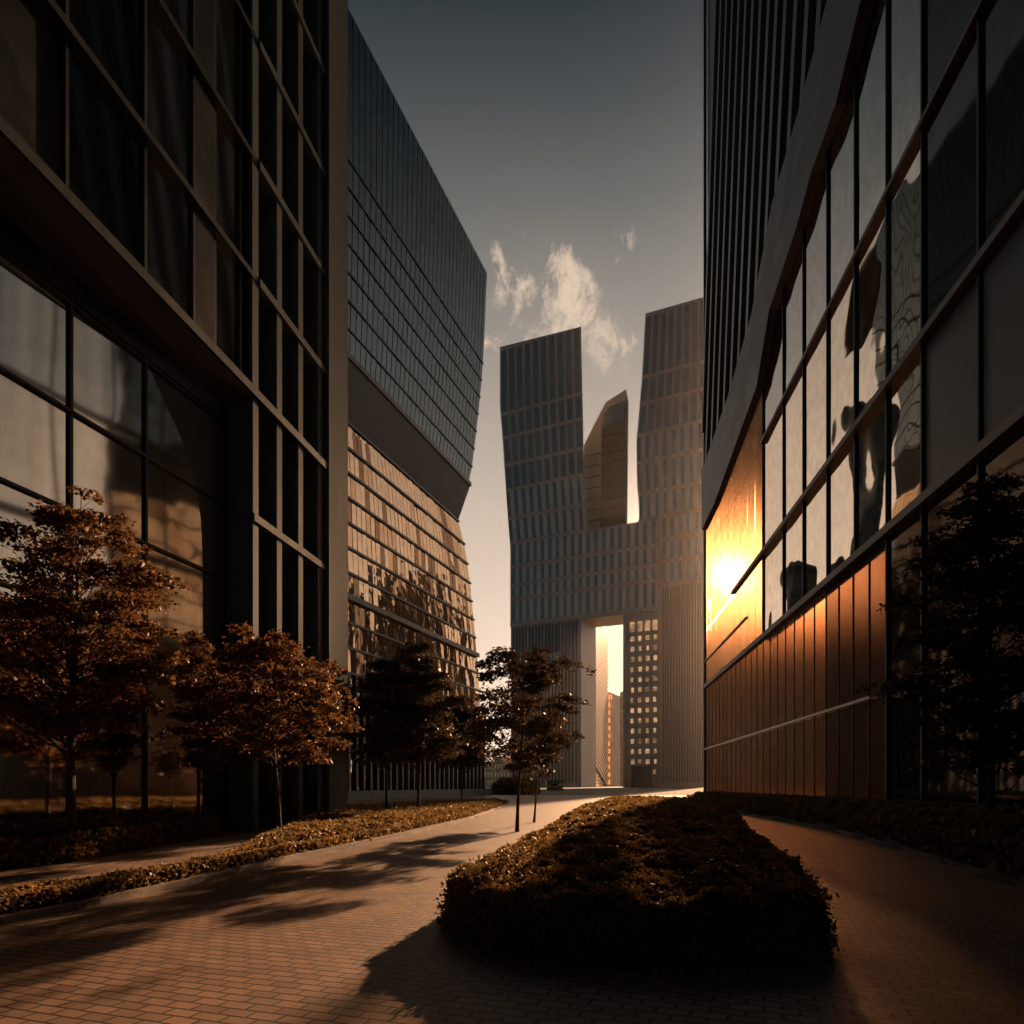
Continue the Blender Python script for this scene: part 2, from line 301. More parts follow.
def hedge(name, label, poly, h, density, size, edge=0.5, seed=1, rag=0.1, group=None, hf=None):
    poly = [tuple(p) for p in poly]; V = np.array(poly); lo, hi = V.min(0), V.max(0)
    org = (float(V[:, 0].mean()), float(V[:, 1].mean()), 0.0)
    root = thing(name, label, 'hedge', org, group or ('hedges along the paths' if name == 'hedge' else None))
    def H(P):
        d = inside_dist(P, poly); hh = h if hf is None else hf(P)
        prof = np.clip(d / edge, 0, 1) ** 0.55
        return d, hh * (0.25 + 0.75 * prof) + rag * (vnoise(P, seed, 2.2) + .6 * vnoise(P, seed + 5, 6.0)) * (0.3 + 0.7 * prof)
    # leaf shell: top leaves + side leaves, denser when close to the camera
    area = (hi - lo).prod(); n = int(area * density * 1.0)
    P = RNG.uniform(lo, hi, (n, 2)); d = inside_dist(P, poly); P = P[d > -0.05]
    w = np.clip((9.0 / np.maximum(6, np.hypot(P[:, 0], P[:, 1]))) ** 1.3, 0.16, 1); k = RNG.uniform(size=len(P)) < w; P = P[k]; w = w[k]
    d, z = H(P); dep = RNG.exponential(0.05, len(P)) + np.where(d < edge * .6, RNG.uniform(0, 1, len(P)) * np.maximum(z, 0) * 0.9, 0)
    z = np.maximum(0.03, z - dep + RNG.normal(0, 0.025, len(P)))
    C = np.column_stack([P, z]); sz = size / np.sqrt(w) * np.ones(len(P))
    v1, f1 = leaves(C, sz, 0.25)
    # walls: extra leaves around the outline
    per = []
    for i in range(len(V)):
        a, b = V[i], V[(i + 1) % len(V)]; L = np.hypot(*(b - a)); m = (a + b) / 2; ww = min(1, max(0.16, (9 / max(6, np.hypot(*m))) ** 1.3))
        q = int(L * h * density * 2.0 * ww); t = RNG.uniform(size=q)
        pp = a + t[:, None] * (b - a) + RNG.normal(0, 0.07, (q, 2)); zz = RNG.uniform(0.02, 1, q) * h * (0.72 + .12 * vnoise(pp, seed, 3))
        # lean inwards with height
        cen = V.mean(0); inw = cen - pp; inw /= np.linalg.norm(inw, axis=1)[:, None]; pp = pp + inw * (zz / h)[:, None] ** 2 * edge * .5
        per.append((np.column_stack([pp, zz]), np.full(q, size / math.sqrt(ww))))
    C2 = np.vstack([p[0] for p in per]); s2 = np.concatenate([p[1] for p in per])
    v2, f2 = leaves(C2, s2, 0.0)
    v = np.vstack([v1, v2]); f = np.vstack([f1, f2 + len(v1)])
    npmesh('foliage', v, f, M['hedge'], root, org)
    # twiggy core under the leaf shell
    step = max(0.25, (hi - lo).max() / 70); xs = np.arange(lo[0], hi[0] + step, step); ys = np.arange(lo[1], hi[1] + step, step)
    G = np.array([(x, y) for y in ys for x in xs]); dd, zz = H(G); zz = np.where(dd > 0.22, np.maximum(zz - 0.16, 0.0), -0.03)
    vv = np.column_stack([G, zz]); nx = len(xs); fs = [(j * nx + i, j * nx + i + 1, (j + 1) * nx + i + 1, (j + 1) * nx + i) for j in range(len(ys) - 1) for i in range(nx - 1)
        if max(dd[j * nx + i], dd[j * nx + i + 1], dd[(j + 1) * nx + i], dd[(j + 1) * nx + i + 1]) > 0.22]
    npmesh('branches', vv, np.array(fs), M['soil'], root, org)
    return root
def offset_in(line, dx): return [(x + dx, y) for x, y in line]

hedge('hedge_island', 'low mounded hedge island in the middle of the paving, its left side sunlit', ISLAND, 0.85, 5600, 0.035, edge=0.8, seed=3, rag=0.10,
      hf=lambda P: np.interp(P[:, 1], [6, 8, 10, 14, 20, 42], [0.46, 0.54, 0.60, 0.71, 0.80, 0.88]))
LH = [(-0.75 + x * 1.0, y) for x, y in LEFT_KERB]
LH = [(x - 0.25, y) for x, y in LEFT_KERB]
back = [(gx(px, y), y) for px, y in ((490, 60), (430, 52), (350, 42), (305, 31), (272, 20), (240, 14.6), (200, 12.4), (150, 10.9), (100, 10.1), (0, 8.8), (-200, 6.2))]
hedge('hedge', 'long curved hedge edging the left of the sunlit path under the trees', LH + back, 0.40, 3400, 0.036, edge=0.5, seed=9, rag=0.09)
L = Plane(253, 24.0, 630, 'left')
G = Plane(227, 24.1, 690, 'left'); gk = 24.1 / 33
def gh(z): return EYE + (z - EYE) * gk
def root_at(name, label, cat, p): return thing(name, label, cat, (p.x, p.y, 0))
hedge('hedge', 'tall dark hedge in front of the mirrored lower glass at left', [(gx(px, y), y) for px, y in ((-200, 9.8), (-60, 12.2), (0, 13.2), (72, 14.6), (150, 18), (215, 21.9))] + [tuple(G.P(G.sY(y), 0, .35))[:2] for y in (23, 19, 15, 10)], 0.82, 2200, 0.042, edge=0.35, seed=15, rag=0.1)
hedge('hedge', 'low hedge along the foot of the glowing right facade', [(x + 0.2, y) for x, y in RIGHT_KERB] + [(13.0, 6.5), (13.6, 12), (14.9, 24), (16.2, 36), (17.2, 46), (18.2, 60), (14.6, 58)], 0.95, 1300, 0.055, edge=0.5, seed=21, rag=0.1)
hedge('hedge', 'small dark hedge beside the curved glass building and distant plaza', [(-3, 118), (1.5, 112), (4.5, 122), (2.5, 134), (-2, 132)], 2.4, 90, 0.3, edge=0.8, seed=25, rag=0.3)

def tree(name, label, base, height, prof, seed, nleaf, lsize, padr=(0.5, 1.0), npad=60, lean=(0, 0), trunk_r=0.09, z0=0.3, mat='leaf', sx=1.0, group=None, flat=0.12, blobs=None):
    """layered tree: trunk with limbs ending in flat foliage pads; prof = crown radius for height fraction 0..1"""
    r = np.random.default_rng(seed); B = Vector((base[0], base[1], 0)); root = thing(name, label, 'tree', tuple(B), group or ('young trees beside the path' if name == 'young_tree' else 'large dense trees in front of the glass'))
    top = B + Vector((lean[0], lean[1], height * 0.93)); tb = MB()
    def axis(t):
        w = 0.06 * height * math.sin(t * 5 + seed) * 0.25
        return B.lerp(top, t) + Vector((w, w * .5, 0)) * t
    k = 9; tb.tube([axis(i / k) + Vector((0, 0, -0.05 if i == 0 else 0)) for i in range(k + 1)], [trunk_r * (1.25 if i == 0 else 1) * (1 - 0.85 * i / k) for i in range(k + 1)], 9)
    pads = []
    zc0, zc1 = height * z0, height
    for i in range(npad):
        t = (i + r.uniform(-.4, .4)) / npad; t = min(max(t, 0), 1); R = prof(t)
        a = i * 2.399 + r.uniform(-.5, .5); rr = R * math.sqrt(r.uniform(0.08, 1)) if i % 3 else R * r.uniform(.8, 1.08)
        z = lerp(zc0, zc1, t) - 0.05 * height * (rr / max(R, .1)) * r.uniform(-.4, 1)
        pr = r.uniform(*padr) * (0.45 + 0.55 * min(1, R / max(1e-3, prof(0.35)))); rr = max(0, rr - pr * .4)
        ax = axis(min(1, z / height)); c = Vector((ax.x + math.cos(a) * rr * sx, ax.y + math.sin(a) * rr, z)); pads.append((c, pr))
        st = axis(max(0.12, min(.97, z / height - 0.06 - 0.05 * r.uniform())))
        mid = st.lerp(c, 0.55) + Vector((0, 0, -0.03 * height * r.uniform(.2, 1)))
        br = trunk_r * 0.30 * (1 - .5 * t); tb.tube([st, mid, c], [br, br * .6, br * .25], 5)
        for q in range(3):
            e = c + Vector((r.normal() * pr * .6, r.normal() * pr * .6, r.normal() * .06)); tb.tube([mid.lerp(c, .6), e], [br * .35, br * .1], 4)
    tb.build('trunk', M['bark'], root)
    w = np.array([p[1] ** 2 for p in pads]); w /= w.sum(); cnt = r.multinomial(nleaf, w); Cs = []
    for (c, pr), n in zip(pads, cnt):
        # every pad is made of several twig clusters so its edge is ragged
        nk = max(3, int(n / 26)); tw = r.normal(size=(nk, 3)) * np.array([pr * .52, pr * .52, pr * flat]); idx = r.integers(0, nk, n)
        q = tw[idx] + r.normal(size=(n, 3)) * np.array([lsize * 1.5, lsize * 1.5, lsize * .8]); q[:, 2] -= (np.hypot(q[:, 0], q[:, 1]) / pr) ** 2 * pr * .12
        Cs.append(q + np.array(c))
    C = np.vstack(Cs); v, f = leaves(C, lsize, 0.55)
    npmesh('crown', v, f, M[mat], root, tuple(B)); return root
tree('broadleaf_tree', 'tallest dense orange-lit tree in front of the mirrored glass at far left', (gx(72, 15.2), 15.2), 7.8,
     lambda t: interp(t, [0, .12, .35, .6, .85, 1], [0.8, 1.7, 2.05, 1.95, 1.4, .6]), 4, 32000, 0.068, (0.4, 0.75), 95, trunk_r=0.12, z0=0.37, mat='leaf', flat=.08)
tree('young_tree', 'wide layered tree before the grey piers of the left building', (gx(280, 20), 20), 5.9,
     lambda t: interp(t, [0, .2, .5, .8, 1], [1.3, 2.15, 2.2, 1.75, .8]), 8, 19000, 0.08, (0.45, 0.8), 55, lean=(-.3, 0), trunk_r=0.08, z0=0.44, mat='leaf', flat=.08)
tree('young_tree', 'slender leafy tree catching light beside the mirrored corner at left', (gx(198, 20.6), 20.6), 6.1,
     lambda t: interp(t, [0, .3, .7, 1], [.4, .7, .6, .1]), 12, 7000, 0.07, (0.25, 0.45), 40, trunk_r=0.06, z0=0.35, mat='leaf')
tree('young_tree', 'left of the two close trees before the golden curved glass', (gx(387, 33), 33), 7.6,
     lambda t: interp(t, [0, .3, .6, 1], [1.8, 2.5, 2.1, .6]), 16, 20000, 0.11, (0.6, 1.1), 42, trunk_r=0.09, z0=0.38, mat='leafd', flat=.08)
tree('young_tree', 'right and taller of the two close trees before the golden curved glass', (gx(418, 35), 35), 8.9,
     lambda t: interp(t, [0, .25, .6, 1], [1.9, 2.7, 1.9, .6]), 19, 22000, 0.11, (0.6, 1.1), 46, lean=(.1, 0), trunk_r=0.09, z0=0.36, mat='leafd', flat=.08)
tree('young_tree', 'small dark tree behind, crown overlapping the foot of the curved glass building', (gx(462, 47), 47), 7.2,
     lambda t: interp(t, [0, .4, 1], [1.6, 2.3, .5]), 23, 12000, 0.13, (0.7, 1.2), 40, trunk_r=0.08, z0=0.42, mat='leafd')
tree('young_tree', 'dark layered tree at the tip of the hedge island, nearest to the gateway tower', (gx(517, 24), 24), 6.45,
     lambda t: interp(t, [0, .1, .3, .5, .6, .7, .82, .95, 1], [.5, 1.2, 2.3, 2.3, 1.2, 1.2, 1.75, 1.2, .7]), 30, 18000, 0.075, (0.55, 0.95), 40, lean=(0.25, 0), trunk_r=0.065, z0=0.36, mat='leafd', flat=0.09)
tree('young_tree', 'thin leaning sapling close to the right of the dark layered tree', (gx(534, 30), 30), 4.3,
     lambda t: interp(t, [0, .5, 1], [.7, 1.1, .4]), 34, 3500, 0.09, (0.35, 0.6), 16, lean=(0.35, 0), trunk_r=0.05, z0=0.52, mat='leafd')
tree('broadleaf_tree', 'dark dense tree standing in for a reflected tree in the smoked glass at the right edge', (gx(990, 16.2), 16.2), 8.6,  # solid tree modelled in place of a reflection in the glass
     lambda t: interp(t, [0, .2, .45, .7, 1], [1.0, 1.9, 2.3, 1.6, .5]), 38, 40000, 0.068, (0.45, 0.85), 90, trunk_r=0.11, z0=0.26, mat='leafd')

# ------------------------------------------------------------------ near left building
b1 = root_at('office_building', 'near dark office building at left with mirrored lower glass and grey vertical fins', 'building', L.P(0, 0))
LT = 46.0
sE = L.s_(253); sP0 = L.s_(326); sP1 = L.s_(345)
mb = MB(); L.box(mb, L.sY(-45), sE, 15.25, LT, -0.32, -1.6); L.box(mb, L.sY(-45), sE - .01, 21.2, LT - .1, -1.61, -14.0); _a, _b, _c, _d = G.P(.35, 0, -.6), L.P(sE + .3, 0, -.95), L.P(sP1, 0, -.95), L.P(sP1, 0, -14); _u = Vector((0, 0, LT)); mb.hexa([_b, _c, _d, _a, _b + _u, _c + _u, _d + _u, _a + _u]); L.box(mb, L.sY(-45), L.sY(1), 0, 15.2, -3, -14); mb.build('wall', M['black'], b1)
# upper panes between mullions and transoms
cols = [L.sY(4), L.sY(8.3), L.sY(12.4), L.s_(72), L.s_(150), L.s_(198), L.s_(219), L.s_(244), sE - .12]
rows = [15.25, 19.1, 23.2, 27.4, 31.7, 36.0, 40.3, 44.6]
for j in range(len(rows) - 1):
    for i in range(len(cols) - 1):
        mat = M['glassL'] if i in (4, 6) else (M['glassL2'] if i in (3,) else M['black'])
        if i < 2 : mat = M['glassL2']
        mb = MB(); L.box(mb, cols[i] + .05, cols[i + 1] - .05, rows[j] + .06, rows[j + 1] - .06, -0.30, -0.22 if i != 5 else -.12); mb.build('window', M['glassL2'] if (i in (4, 6) and j > 2) else mat, b1)
mb = MB()
for c in cols: L.box(mb, c - .05, c + .05, 15.25, LT, -.315, -.12)
mb.build('mullion', M['dark_metal'], b1)
for z in rows[1:]:
    mb = MB(); L.box(mb, cols[0], sP0, z - .1, z + .1, -.318, 0.02); mb.build('transom', M['dark_metal'], b1)
mb = MB(); L.box(mb, L.sY(2), sP0, 14.95, 15.24, -.35, 0.1); mb.build('edge_beam', M['dark_metal'], b1)
# soffit from the overhang edge in to the recessed glazing
mb = MB(); mb.add([L.P(L.sY(2), 14.97, 0.05), L.P(sE, 14.97, 0.05), G.P(0, gh(19.4), -.05), G.P(G.sY(-2), gh(20.2), -.05), L.P(L.sY(2), 15.2, 0.0), L.P(sE, 15.2, 0), G.P(0, gh(19.7), -.06), G.P(G.sY(-2), gh(20.5), -.06)],
                   [(0, 1, 2, 3), (4, 7, 6, 5), (0, 4, 5, 1), (1, 5, 6, 2), (2, 6, 7, 3), (3, 7, 4, 0)]); mb.build('soffit', M['soffit'], b1)
# lower glazing: big panes; the last column is cut along a curved edge
mb = MB(); G.box(mb, G.sY(-20), 0, 0, gh(20.2), -.22, -6); mb.build('dark_back_wall', M['black'], b1)
gs = [G.sY(-2), G.sY(1.5), G.sY(5), G.sY(8.5), G.sY(12), G.sY(15.2), G.s_(72), G.s_(147)]
gz = [0.25] + [gh(z) for z in (4.9, 8.0, 11.3, 14.8, 18.6)]
for i in range(len(gs) - 1):
    for j in range(5):
        mb = MB(); G.box(mb, gs[i] + .05, gs[i + 1] - .05, gz[j] + .05, gz[j + 1] - .05, -.16, -.08); mb.build('window', M['glassL'], b1)
edge = lambda z: interp(z, [gh(q) for q in (0, 4.9, 8, 11.3, 13.5, 15.2, 16.3, 17.3, 18.6)], [G.s_(207)] * 3 + [G.s_(205), G.s_(203), G.s_(197), G.s_(187), G.s_(172), G.s_(150)])
for j in range(5):
    z0, z1 = gz[j] + .05, gz[j + 1] - .05; zz = [lerp(z0, z1, k / 6) for k in range(7)]
    pts = [(gs[-1] + .05, z0)] + [(edge(z), z) for z in zz] + [(gs[-1] + .05, z1)]
    mb = MB(); G.prism(mb, pts, -.08, -.16); mb.build('window', M['glassL'], b1)
mb = MB()
for s in gs[1:]: G.box(mb, s - .045, s + .045, 0, gh(18.65), -.17, 0.0)
mb.build('mullion', M['black'], b1)
mb = MB()
for z in gz: G.box(mb, gs[0], 0, z - .04, z + .04, -.175, 0.02)
mb.build('transom', M['black'], b1)
mb = MB(); G.box(mb, gs[0], 0, gh(18.7), gh(19.9), -.2, .06); mb.build('fascia', M['black'], b1)
mb = MB(); zz = [0.1 + (gh(18.6) - .1) * k / 30 for k in range(31)]
G.prism(mb, [(edge(z) + .02, z) for z in zz] + [(0.0, gh(18.6)), (0.0, 0.1)], -.10, -.20); mb.build('side_panel', M['soffit'], b1)
# splayed return between recessed glazing and the fin block
A, Bq = G.P(0, 0, 0.02), L.P(sE, 0, -.02)
zl = [0, 10.8, 15.0]
for k in range(2):
    t = Vector((0, 0, 1)); nrm = Vector((-(Bq - A).y, (Bq - A).x, 0)).normalized() * .15
    a0, a1 = A + t * (zl[k] + .03), Bq + t * (zl[k] + .03); c0, c1 = A + t * (zl[k + 1] - .03 - (.3 if k else 0)), Bq + t * (zl[k + 1] - .03)
    mb = MB(); mb.hexa([a0, a1, a1 + nrm, a0 + nrm, c0, c1, c1 + nrm, c0 + nrm]); mb.build('return_panel', M['pier'], b1)
# fins
for i, (p0, p1) in enumerate([(253, 258.5), (277, 282), (298.5, 303), (318, 322.5)]):
    mb = MB(); L.box(mb, L.s_(p0), L.s_(p1), 0, 15.24 if i == 0 else LT, -.94, 0.0); mb.build('fin', M['fin_metal'], b1)
mb = MB(); L.box(mb, L.s_(252.5), L.s_(258.5), 15.25, LT, -.94, 0.0); mb.build('fin', M['fin_metal'], b1)
for z in (10.8,): mb = MB(); L.box(mb, L.s_(253), sP0, z - .13, z + .13, -.9, .06); mb.build('transom', M['fin_metal'], b1)
for z in (15.1,) + tuple(rows[1:]):
    mb = MB(); L.box(mb, L.s_(259), sP0 - .01, z - .14, z + .14, -.9, .055); mb.build('transom', M['fin_metal'], b1)
for (p0, p1) in ((259, 277), (282.5, 298), (303.5, 317.5)):
    for a, c in zip([0.3, 10.8] + rows, [10.6] + rows + [LT]):
        if c - a > 1: mb = MB(); L.box(mb, L.s_(p0), L.s_(p1), a + .2, c - .2, -.93, -.80); mb.build('recessed_panel', M['dark_metal'], b1)
mb = MB(); L.box(mb, sP0, sP1, 0, LT, -3.2, .14); mb.build('pier', M['pier'], b1)

# ------------------------------------------------------------------ curved curtain-wall building behind
C2 = Plane(485, 110.0, 755, 'left')
b2 = root_at('glass_building', 'curved glass building at left whose dark upper mass overhangs golden mirrored floors', 'building', C2.P(0, 0))
s0 = C2.s_(332)
def redge_up(z): return C2.s_(interp(z, [45, 48, 56.5, 65.3, 78.8, 83], [467, 470.5, 475, 479.5, 485, 487.3]))
def redge_lo(z): return C2.s_(interp(z, [0, 8, 19, 25.4, 33.7, 38.3, 41.5], [485, 484.5, 483, 481, 478, 473.5, 467]))
def bulge_up(z, t): return 0.5 * math.sin(math.pi * min(1, max(0, (z - 45) / 38))) * (0.4 + .6 * t)
def bulge_lo(z, t): return -1.6 + 1.8 * (1 - z / 41) ** 1.2 * (0.4 + .6 * t)
def ribbon(mb, z0, z1, n, redge, bulge, d, tilt, gap):   # d: distance in front of the structural skin
    """one storey of separate panes, each a hair out of true"""
    for i in range(n):
        t0, t1 = (i + gap) / n, (i + 1 - gap) / n; a = random.gauss(0, tilt); b = random.gauss(0, tilt)
        q = []
        for (t, z, ka, kb) in ((t0, z0, -1, -1), (t1, z0, 1, -1), (t1, z1, 1, 1), (t0, z1, -1, 1)):
            q.append(C2.P(lerp(s0, redge(z), t), z, bulge(z, t) + d + ka * a + kb * b))
        mb.add(q, [(0, 1, 2, 3)])
def skin(mb, zs, redge, bulge, d, n=12, mirrorback=0):
    for j in range(len(zs) - 1):
        for i in range(n):
            q = [C2.P(lerp(s0, redge(z), t), z, bulge(z, t) + d) for t, z in ((i / n, zs[j]), ((i + 1) / n, zs[j]), ((i + 1) / n, zs[j + 1]), (i / n, zs[j + 1]))]
            mb.add(q, [(0, 1, 2, 3)])
zu = [46.2 + 2.9 * k for k in range(8)] + [70.5, 75, 79, 82.6]
zlow = [13.6 + 2.72 * k for k in range(11)]
mb = MB(); skin(mb, zu, redge_up, bulge_up, -.5); skin(mb, [0, 4, 8, 13] + zlow, redge_lo, bulge_lo, -.6)
def endcap(mb, zs, redge, bulge, deep):
    dv = Vector((-0.6, 1, 0)).normalized() * deep
    for j in range(len(zs) - 1):
        p0, p1 = C2.P(redge(zs[j]), zs[j], bulge(zs[j], 1) - .02), C2.P(redge(zs[j + 1]), zs[j + 1], bulge(zs[j + 1], 1) - .02)
        mb.add([p0, p0 + dv, p1 + dv, p1], [(0, 1, 2, 3)])
endcap(mb, zu, redge_up, bulge_up, 30); endcap(mb, [0, 4, 8, 13] + zlow, redge_lo, bulge_lo, 28)
zt = 82.6; mb.add([C2.P(s0, zt, 0), C2.P(redge_up(zt), zt, 0), C2.P(redge_up(zt), zt, 0) + Vector((-3, 30, 0)), C2.P(s0, zt, 0) + Vector((-12, 30, 0))], [(0, 1, 2, 3)])
mb.build('wall', M['black'], b2)
for j in range(len(zu) - 1):
    mb = MB(); ribbon(mb, zu[j] + (.12 if j < 8 else .02), zu[j + 1] - .02, 34, redge_up, bulge_up, 0, 0.008, .07); mb.build('glazing_band', M['glassB2'], b2)
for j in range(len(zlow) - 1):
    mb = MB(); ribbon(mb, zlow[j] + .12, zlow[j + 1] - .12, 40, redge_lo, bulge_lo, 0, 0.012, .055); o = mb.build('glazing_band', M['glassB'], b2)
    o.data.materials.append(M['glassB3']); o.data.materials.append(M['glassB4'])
    for p in o.data.polygons:
        dark = max(0, (9.0 - j) / 8) * (1.05 - .7 * p.index / 40) + .12 * math.sin(p.index * .35 + 2)  # pane tints paint in reflections, darker towards the lower left
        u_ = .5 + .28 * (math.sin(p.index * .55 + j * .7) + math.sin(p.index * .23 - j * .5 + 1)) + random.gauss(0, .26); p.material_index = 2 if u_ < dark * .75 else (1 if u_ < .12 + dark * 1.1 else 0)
for z in zu[1:8]:
    mb = MB()
    for i in range(12): 
        a, b = C2.P(lerp(s0, redge_up(z), i / 12), z, bulge_up(z, i / 12)), C2.P(lerp(s0, redge_up(z), (i + 1) / 12), z, bulge_up(z, (i + 1) / 12))
        o = C2.n * .12; h = Vector((0, 0, .09)); mb.hexa([a - h - o, b - h - o, b - h + o, a - h + o, a + h - o, b + h - o, b + h + o, a + h + o])
    mb.build('transom', M['black'], b2)
for k, z in enumerate(zlow):
    mb = MB(); hh = .3 if k == 3 else .12
    for i in range(12):
        a, b = C2.P(lerp(s0, redge_lo(z), i / 12), z, bulge_lo(z, i / 12)), C2.P(lerp(s0, redge_lo(z), (i + 1) / 12), z, bulge_lo(z, (i + 1) / 12))
        o = C2.n * (.45 if k == 3 else .2); h = Vector((0, 0, hh)); mb.hexa([a - h - o, b - h - o, b - h + o, a - h + o, a + h - o, b + h - o, b + h + o, a + h + o])
    mb.build('transom', M['bronze'] if k == 3 else M['black'], b2)
# overhang soffit band and lip
mb = MB(); n = 12
for i in range(n):
    t0, t1 = i / n, (i + 1) / n
    q = [C2.P(lerp(s0, redge_lo(41.2), t0), 41.0, bulge_lo(41, t0) - .1), C2.P(lerp(s0, redge_lo(41.2) + .4, t1), 41.0, bulge_lo(41, t1) - .1), C2.P(lerp(s0, redge_up(46), t1), 45.9, .35), C2.P(lerp(s0, redge_up(46), t0), 45.9, .35)]
    mb.add(q, [(0, 1, 2, 3)])
mb.build('soffit', M['soffit'], b2)
mb = MB(); C2.box(mb, s0, redge_up(46) + .1, 45.75, 46.3, -.3, .5); mb.build('edge_beam', M['bronze'], b2)
mb = MB()
for k in range(30):
    t = k / 29; s = lerp(s0, redge_lo(5) - .3, t); C2.box(mb, s - .16, s + .16, 0, 13.45, bulge_lo(6, t) - .15, bulge_lo(6, t) + .25)
mb.build('ground_floor_posts', M['bronze'], b2)
mb = MB()
for k in range(29):
    t = (k + .5) / 29; w = (redge_lo(5) - s0) / 29 / 2 - .25; s = lerp(s0, redge_lo(5) - .3, t); C2.box(mb, s - w, s + w, 1.0, 13.3, bulge_lo(6, t) - .18, bulge_lo(6, t) - .05)
mb.build('ground_floor_glazing', M['glassB'], b2)
mb = MB(); C2.box(mb, s0, redge_lo(1), 0, 1.0, -.05, 1.2); mb.build('plinth', M['soffit'], b2)

# ------------------------------------------------------------------ gateway towers
T = Plane(661, 450.0, -900, 'front')
b3 = root_at('gateway_tower', 'twin towers joined by a bridge over a tall gateway, facing down the path', 'building', T.P(0, 0))
def polyT(pts): return [T.sz(*p) for p in pts]
LTo = [(500, 347), (581, 326.5), (583, 421), (584, 467), (587, 514), (588, 531)]
LTl = [(510.5, 552), (508, 519), (506, 491), (503, 444), (500, 406)]
mb = MB(); T.prism(mb, polyT(LTo + LTl), 0, back=Vector((.06, 1, 0)) * 34); mb.build('left_tower', M['tower'], b3)
RTo = [(645.5, 313.5), (707, 296), (707, 505), (638, 521.5), (640.5, 514), (637, 481.5), (636.5, 442), (642, 378)]
mb = MB(); T.prism(mb, polyT(RTo), 0, back=Vector((.20, 1, 0)) * 34); mb.build('right_tower', M['tower'], b3)
zdk = T.z(588, 530.5)
zbm = T.z(580, 617.5)
mb = MB(); T.prism(mb, [(T.s_(510.5), zbm), (T.s_(662), zbm), (T.s_(662), zdk), (T.s_(510.5), zdk)], 0.3, -33); mb.build('bridge_block', M['tower'], b3)
mb = MB(); T.box(mb, T.s_(511), T.s_(579.5), 0, zbm - .02, -33, 0.2); mb.build('left_leg', M['tower'], b3)
mb = MB(); T.box(mb, T.s_(626), T.s_(661.5), 0, zbm - .02, -33, 0.0); mb.build('right_leg', M['tower'], b3)
mb = MB(); _z = T.z(662, 517); T.prism(mb, [(T.s_(662), 0), (T.s_(706.6), 0), (T.s_(706.6), _z), (T.s_(662), _z)], 5.0, back=Vector((.22, 1, 0)) * 34); mb.build('projecting_tower', M['tower_dk'], b3)
mb = MB(); T.box(mb, T.s_(511), T.s_(662), zbm - 1.6, zbm + .9, 0.25, 1.3); mb.build('gate_lintel', M['line'], b3)
mb = MB(); T.box(mb, T.s_(579), T.s_(582), 0, zbm - 1.7, -.2, 1.0); T.box(mb, T.s_(623.5), T.s_(626.2), 0, zbm - 1.7, -.2, 1.0); T.box(mb, T.s_(659.8), T.s_(662), 0, zdk, .35, 6.0); mb.build('gate_jamb', M['line'], b3)
mb = MB()      # ribs on legs and projecting tower
def ribs(mb, s0_, s1_, z0, z1, n, d, w=.35, dd=.7):
    for k in range(n):
        s = lerp(s0_, s1_, (k + .5) / n) + random.uniform(-.15, .15); T.box(mb, s - w, s + w, z0, z1, d, d + dd)
ribs(mb, T.s_(512), T.s_(578), 3, zbm - 2, 20, .2); mb.build('leg_ribs', M['soffit'], b3)
mb = MB(); ribs(mb, T.s_(664), T.s_(706), 3, T.z(662, 590), 16, 5.0, .3, .5); mb.build('tower_ribs', M['soffit'], b3)
zr = [T.z(508, y) for y in (413, 437, 465, 490, 519, 544, 568, 586, 600)]
WT = []     # every window: (area, material, quad, depth)
def outl(pts, z):
    P_ = sorted([T.sz(*p)[::-1] for p in pts]); return interp(z, [p[0] for p in P_], [p[1] for p in P_])
lE = [(500, 347), (500, 406), (503, 444), (506, 491), (508, 519), (510.5, 552), (511, 640)]
rE = [(581, 326.5), (583, 421), (584, 467), (587, 514), (588, 531)]
lR = [(645.5, 313.5), (642, 378), (636.5, 442), (637, 481.5), (640.5, 514), (638, 521.5)]
def strip(fl, fr, z0, z1, n, frac, kind, d):
    for k in range(n):
        for q in range(kind):
            m = M['teal'] if (q == 0 or kind == 1) else M['teal2']
            w = frac / kind; c = (k + (0.5 if kind == 1 else (0.27 + .46 * q))) / n; a, b = c - w / 2 / n, c + w / 2 / n
            qd = [(lerp(fl(z0), fr(z0), a), z0), (lerp(fl(z0), fr(z0), b), z0), (lerp(fl(z1), fr(z1), b), z1), (lerp(fl(z1), fr(z1), a), z1)]
            WT.append(((qd[1][0] - qd[0][0]) * (z1 - z0), m, qd, d))
zroofL = T.z(540, 337) - 1; zroofR = T.z(670, 306.5) - 1
seq = [zroofL] + zr
for j in range(6):
    strip(lambda z: outl(lE, z), lambda z: outl(rE, z), seq[j + 1] + (1.2), seq[j] - (.8 if j == 0 else 1.2), 10, .66 if j < 4 else .82, 1 if j < 4 else 2, 0)
seq2 = [zroofR] + zr
RS = T.s_(707)
for j in range(6):
    strip(lambda z: outl(lR, z), lambda z: RS, seq2[j + 1] + 1.2, seq2[j] - 1.2, 8, .66 if j < 3 else .82, 1 if j < 3 else 2, 0)
for j in range(6, 9):
    z1 = zr[j - 1]
    strip(lambda z: T.s_(512), lambda z: T.s_(660), zr[j] + 1.1, z1 - 1.1, 19, .84, 2, 0.3)
strip(lambda z: T.s_(512), lambda z: T.s_(660), zbm + 1.6, zr[8] - 1.1, 19, .84, 2, 0.3)
for (a, b, n) in ((512, 548, 4),): strip(lambda z: T.s_(a), lambda z: T.s_(578), T.z(540, 665), zbm - 3, 8, .7, 1, 0.25)
